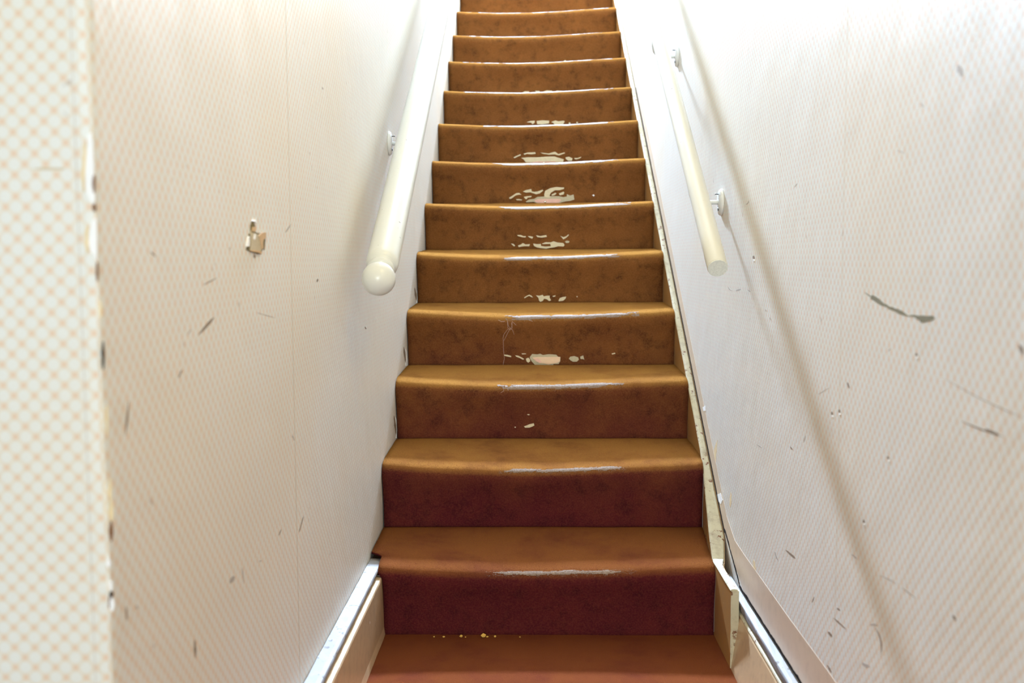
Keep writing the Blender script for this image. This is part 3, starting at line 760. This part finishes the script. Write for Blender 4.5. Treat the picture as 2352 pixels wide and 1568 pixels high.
lwall(zm(*H, [(610, 540), (640, 600), (640, 780), (615, 760), (600, 660)]), M_PLCHUNK, 'plaster_chip', .0010)
# broken plaster and torn paper along the outer corner (front face)
fwall([(203, 309), (211, 305), (214, 330), (216, 380), (217, 420), (219, 455), (217, 470), (210, 465), (203, 450), (197, 430), (196, 400), (199, 350), (201, 320)], M_PLASTER, 'bare_plaster')['label'] = 'bare white plaster where the corner paper is torn off'
fwall([(194, 335), (199, 325), (199, 350), (196, 400), (194, 440), (191, 432), (189, 400), (192, 360)], M_CREAM, 'torn_paper', .0014)
fwall([(216, 505), (222, 500), (223, 545), (223, 600), (217, 585), (208, 578), (204, 560), (205, 530), (209, 515)], M_PLASTER, 'bare_plaster')
fwall([(198, 525), (205, 518), (204, 545), (205, 575), (200, 580), (197, 560)], M_CREAM, 'torn_paper', .0014)
def chip(u, v0, v1, w_, mat, name='corner_chip'):
    pts = []
    for k in range(6): pts.append((u-w_*(.3+.5*math.sin(math.pi*k/5))*R.uniform(.7, 1.1), v0+(v1-v0)*k/5))
    for k in range(5, -1, -1): pts.append((u+w_*.4*math.sin(math.pi*k/5)*R.uniform(.6, 1.1)+.4, v0+(v1-v0)*k/5))
    P3 = [onY(a, b, YC-.0002) for a, b in pts]
    prism(name, P3, (.6, -1, 0), .0022, mat, wall_left)
chip(216, 402, 443, 6, M_CHIP); chip(217.5, 467, 486, 8, M_CHIP); chip(223.5, 602, 645, 5, M_CHIP); chip(237, 784, 848, 6, M_CRACK); chip(256, 1195, 1242, 8, M_CHIP); chip(253, 1100, 1150, 6, M_CREAM); chip(256.5, 1150, 1196, 9, M_CREAM)
chip(255, 1334, 1356, 6, M_PLASTER); chip(256.5, 1356, 1372, 8, M_CRACK); chip(258, 1370, 1402, 10, M_PLASTER); chip(251, 1368, 1396, 3, M_CHIP); chip(250, 1284, 1302, 9, M_PLASTER); chip(231, 690, 730, 4, M_CREAM); chip(245, 930, 1000, 4, M_CREAM)
# vertical paper crease on the face beside the corner
v, f = box(onY(172, 300, YC).x-.0004, onY(172, 300, YC).x+.0004, YC-.0003, YC+.0004, .0, 2.4); mesh('paper_crease', v, f, plain('faint_crease', lin(214, 206, 194), .7, .2, .06), wall_left)
fwall([(70, 388), (100, 384), (150, 386), (145, 390), (100, 391)], M_SEAM, 'scuff_mark', .00015)
# white chipped paint along the left carpet edge
for n, u, v0, v1 in ((3, 912, 958, 1008), (4, 934, 800, 842), (5, 959, 664, 700)):
    prism('paint_chip', [onX(u-4, v0, XW), onX(u, v0+6, XW), onX(u+3, v1-10, XW), onX(u+2, v1, XW), onX(u-3, v1-2, XW), onX(u-1, v1-20, XW)], (1, 0, 0), .001, M_PLASTER, wall_left)
    streak(lwall, u-7, v0-4, u-2, v1-8, 3.5, M_SCUFFD, 'scratch')

# ------------------------------------------------------------------ crumbs on the hall carpet against the first riser
for u, v, s in ((997, 1457, 2.5), (1019, 1458, 3), (1059, 1457, 4), (1069, 1459, 2), (1110, 1452, 6.5), (1119, 1459, 3), (1137, 1458, 3.2), (1194, 1455, 2.2)):
    p = onZ(u, max(v, 1464), .0); p.y = min(p.y, D-.012); r = s*p.y/F
    bm = bmesh.new(); bmesh.ops.create_icosphere(bm, subdivisions=1, radius=r)
    for q in bm.verts: q.co = Vector((q.co.x*R.uniform(.7, 1.3), q.co.y*R.uniform(.6, 1), q.co.z*R.uniform(.6, 1.1)))
    zmin = min(q.co.z for q in bm.verts)
    for q in bm.verts: q.co += Vector((p.x, p.y, -zmin+.0002))
    tag(from_bm('crumb', bm, M_CRUMB), 'largest yellow crumb on the floor against the first riser' if s > 5 else 'tiny yellow crumb on the floor against the first riser', 'crumb', 'crumbs at the foot of the stairs')
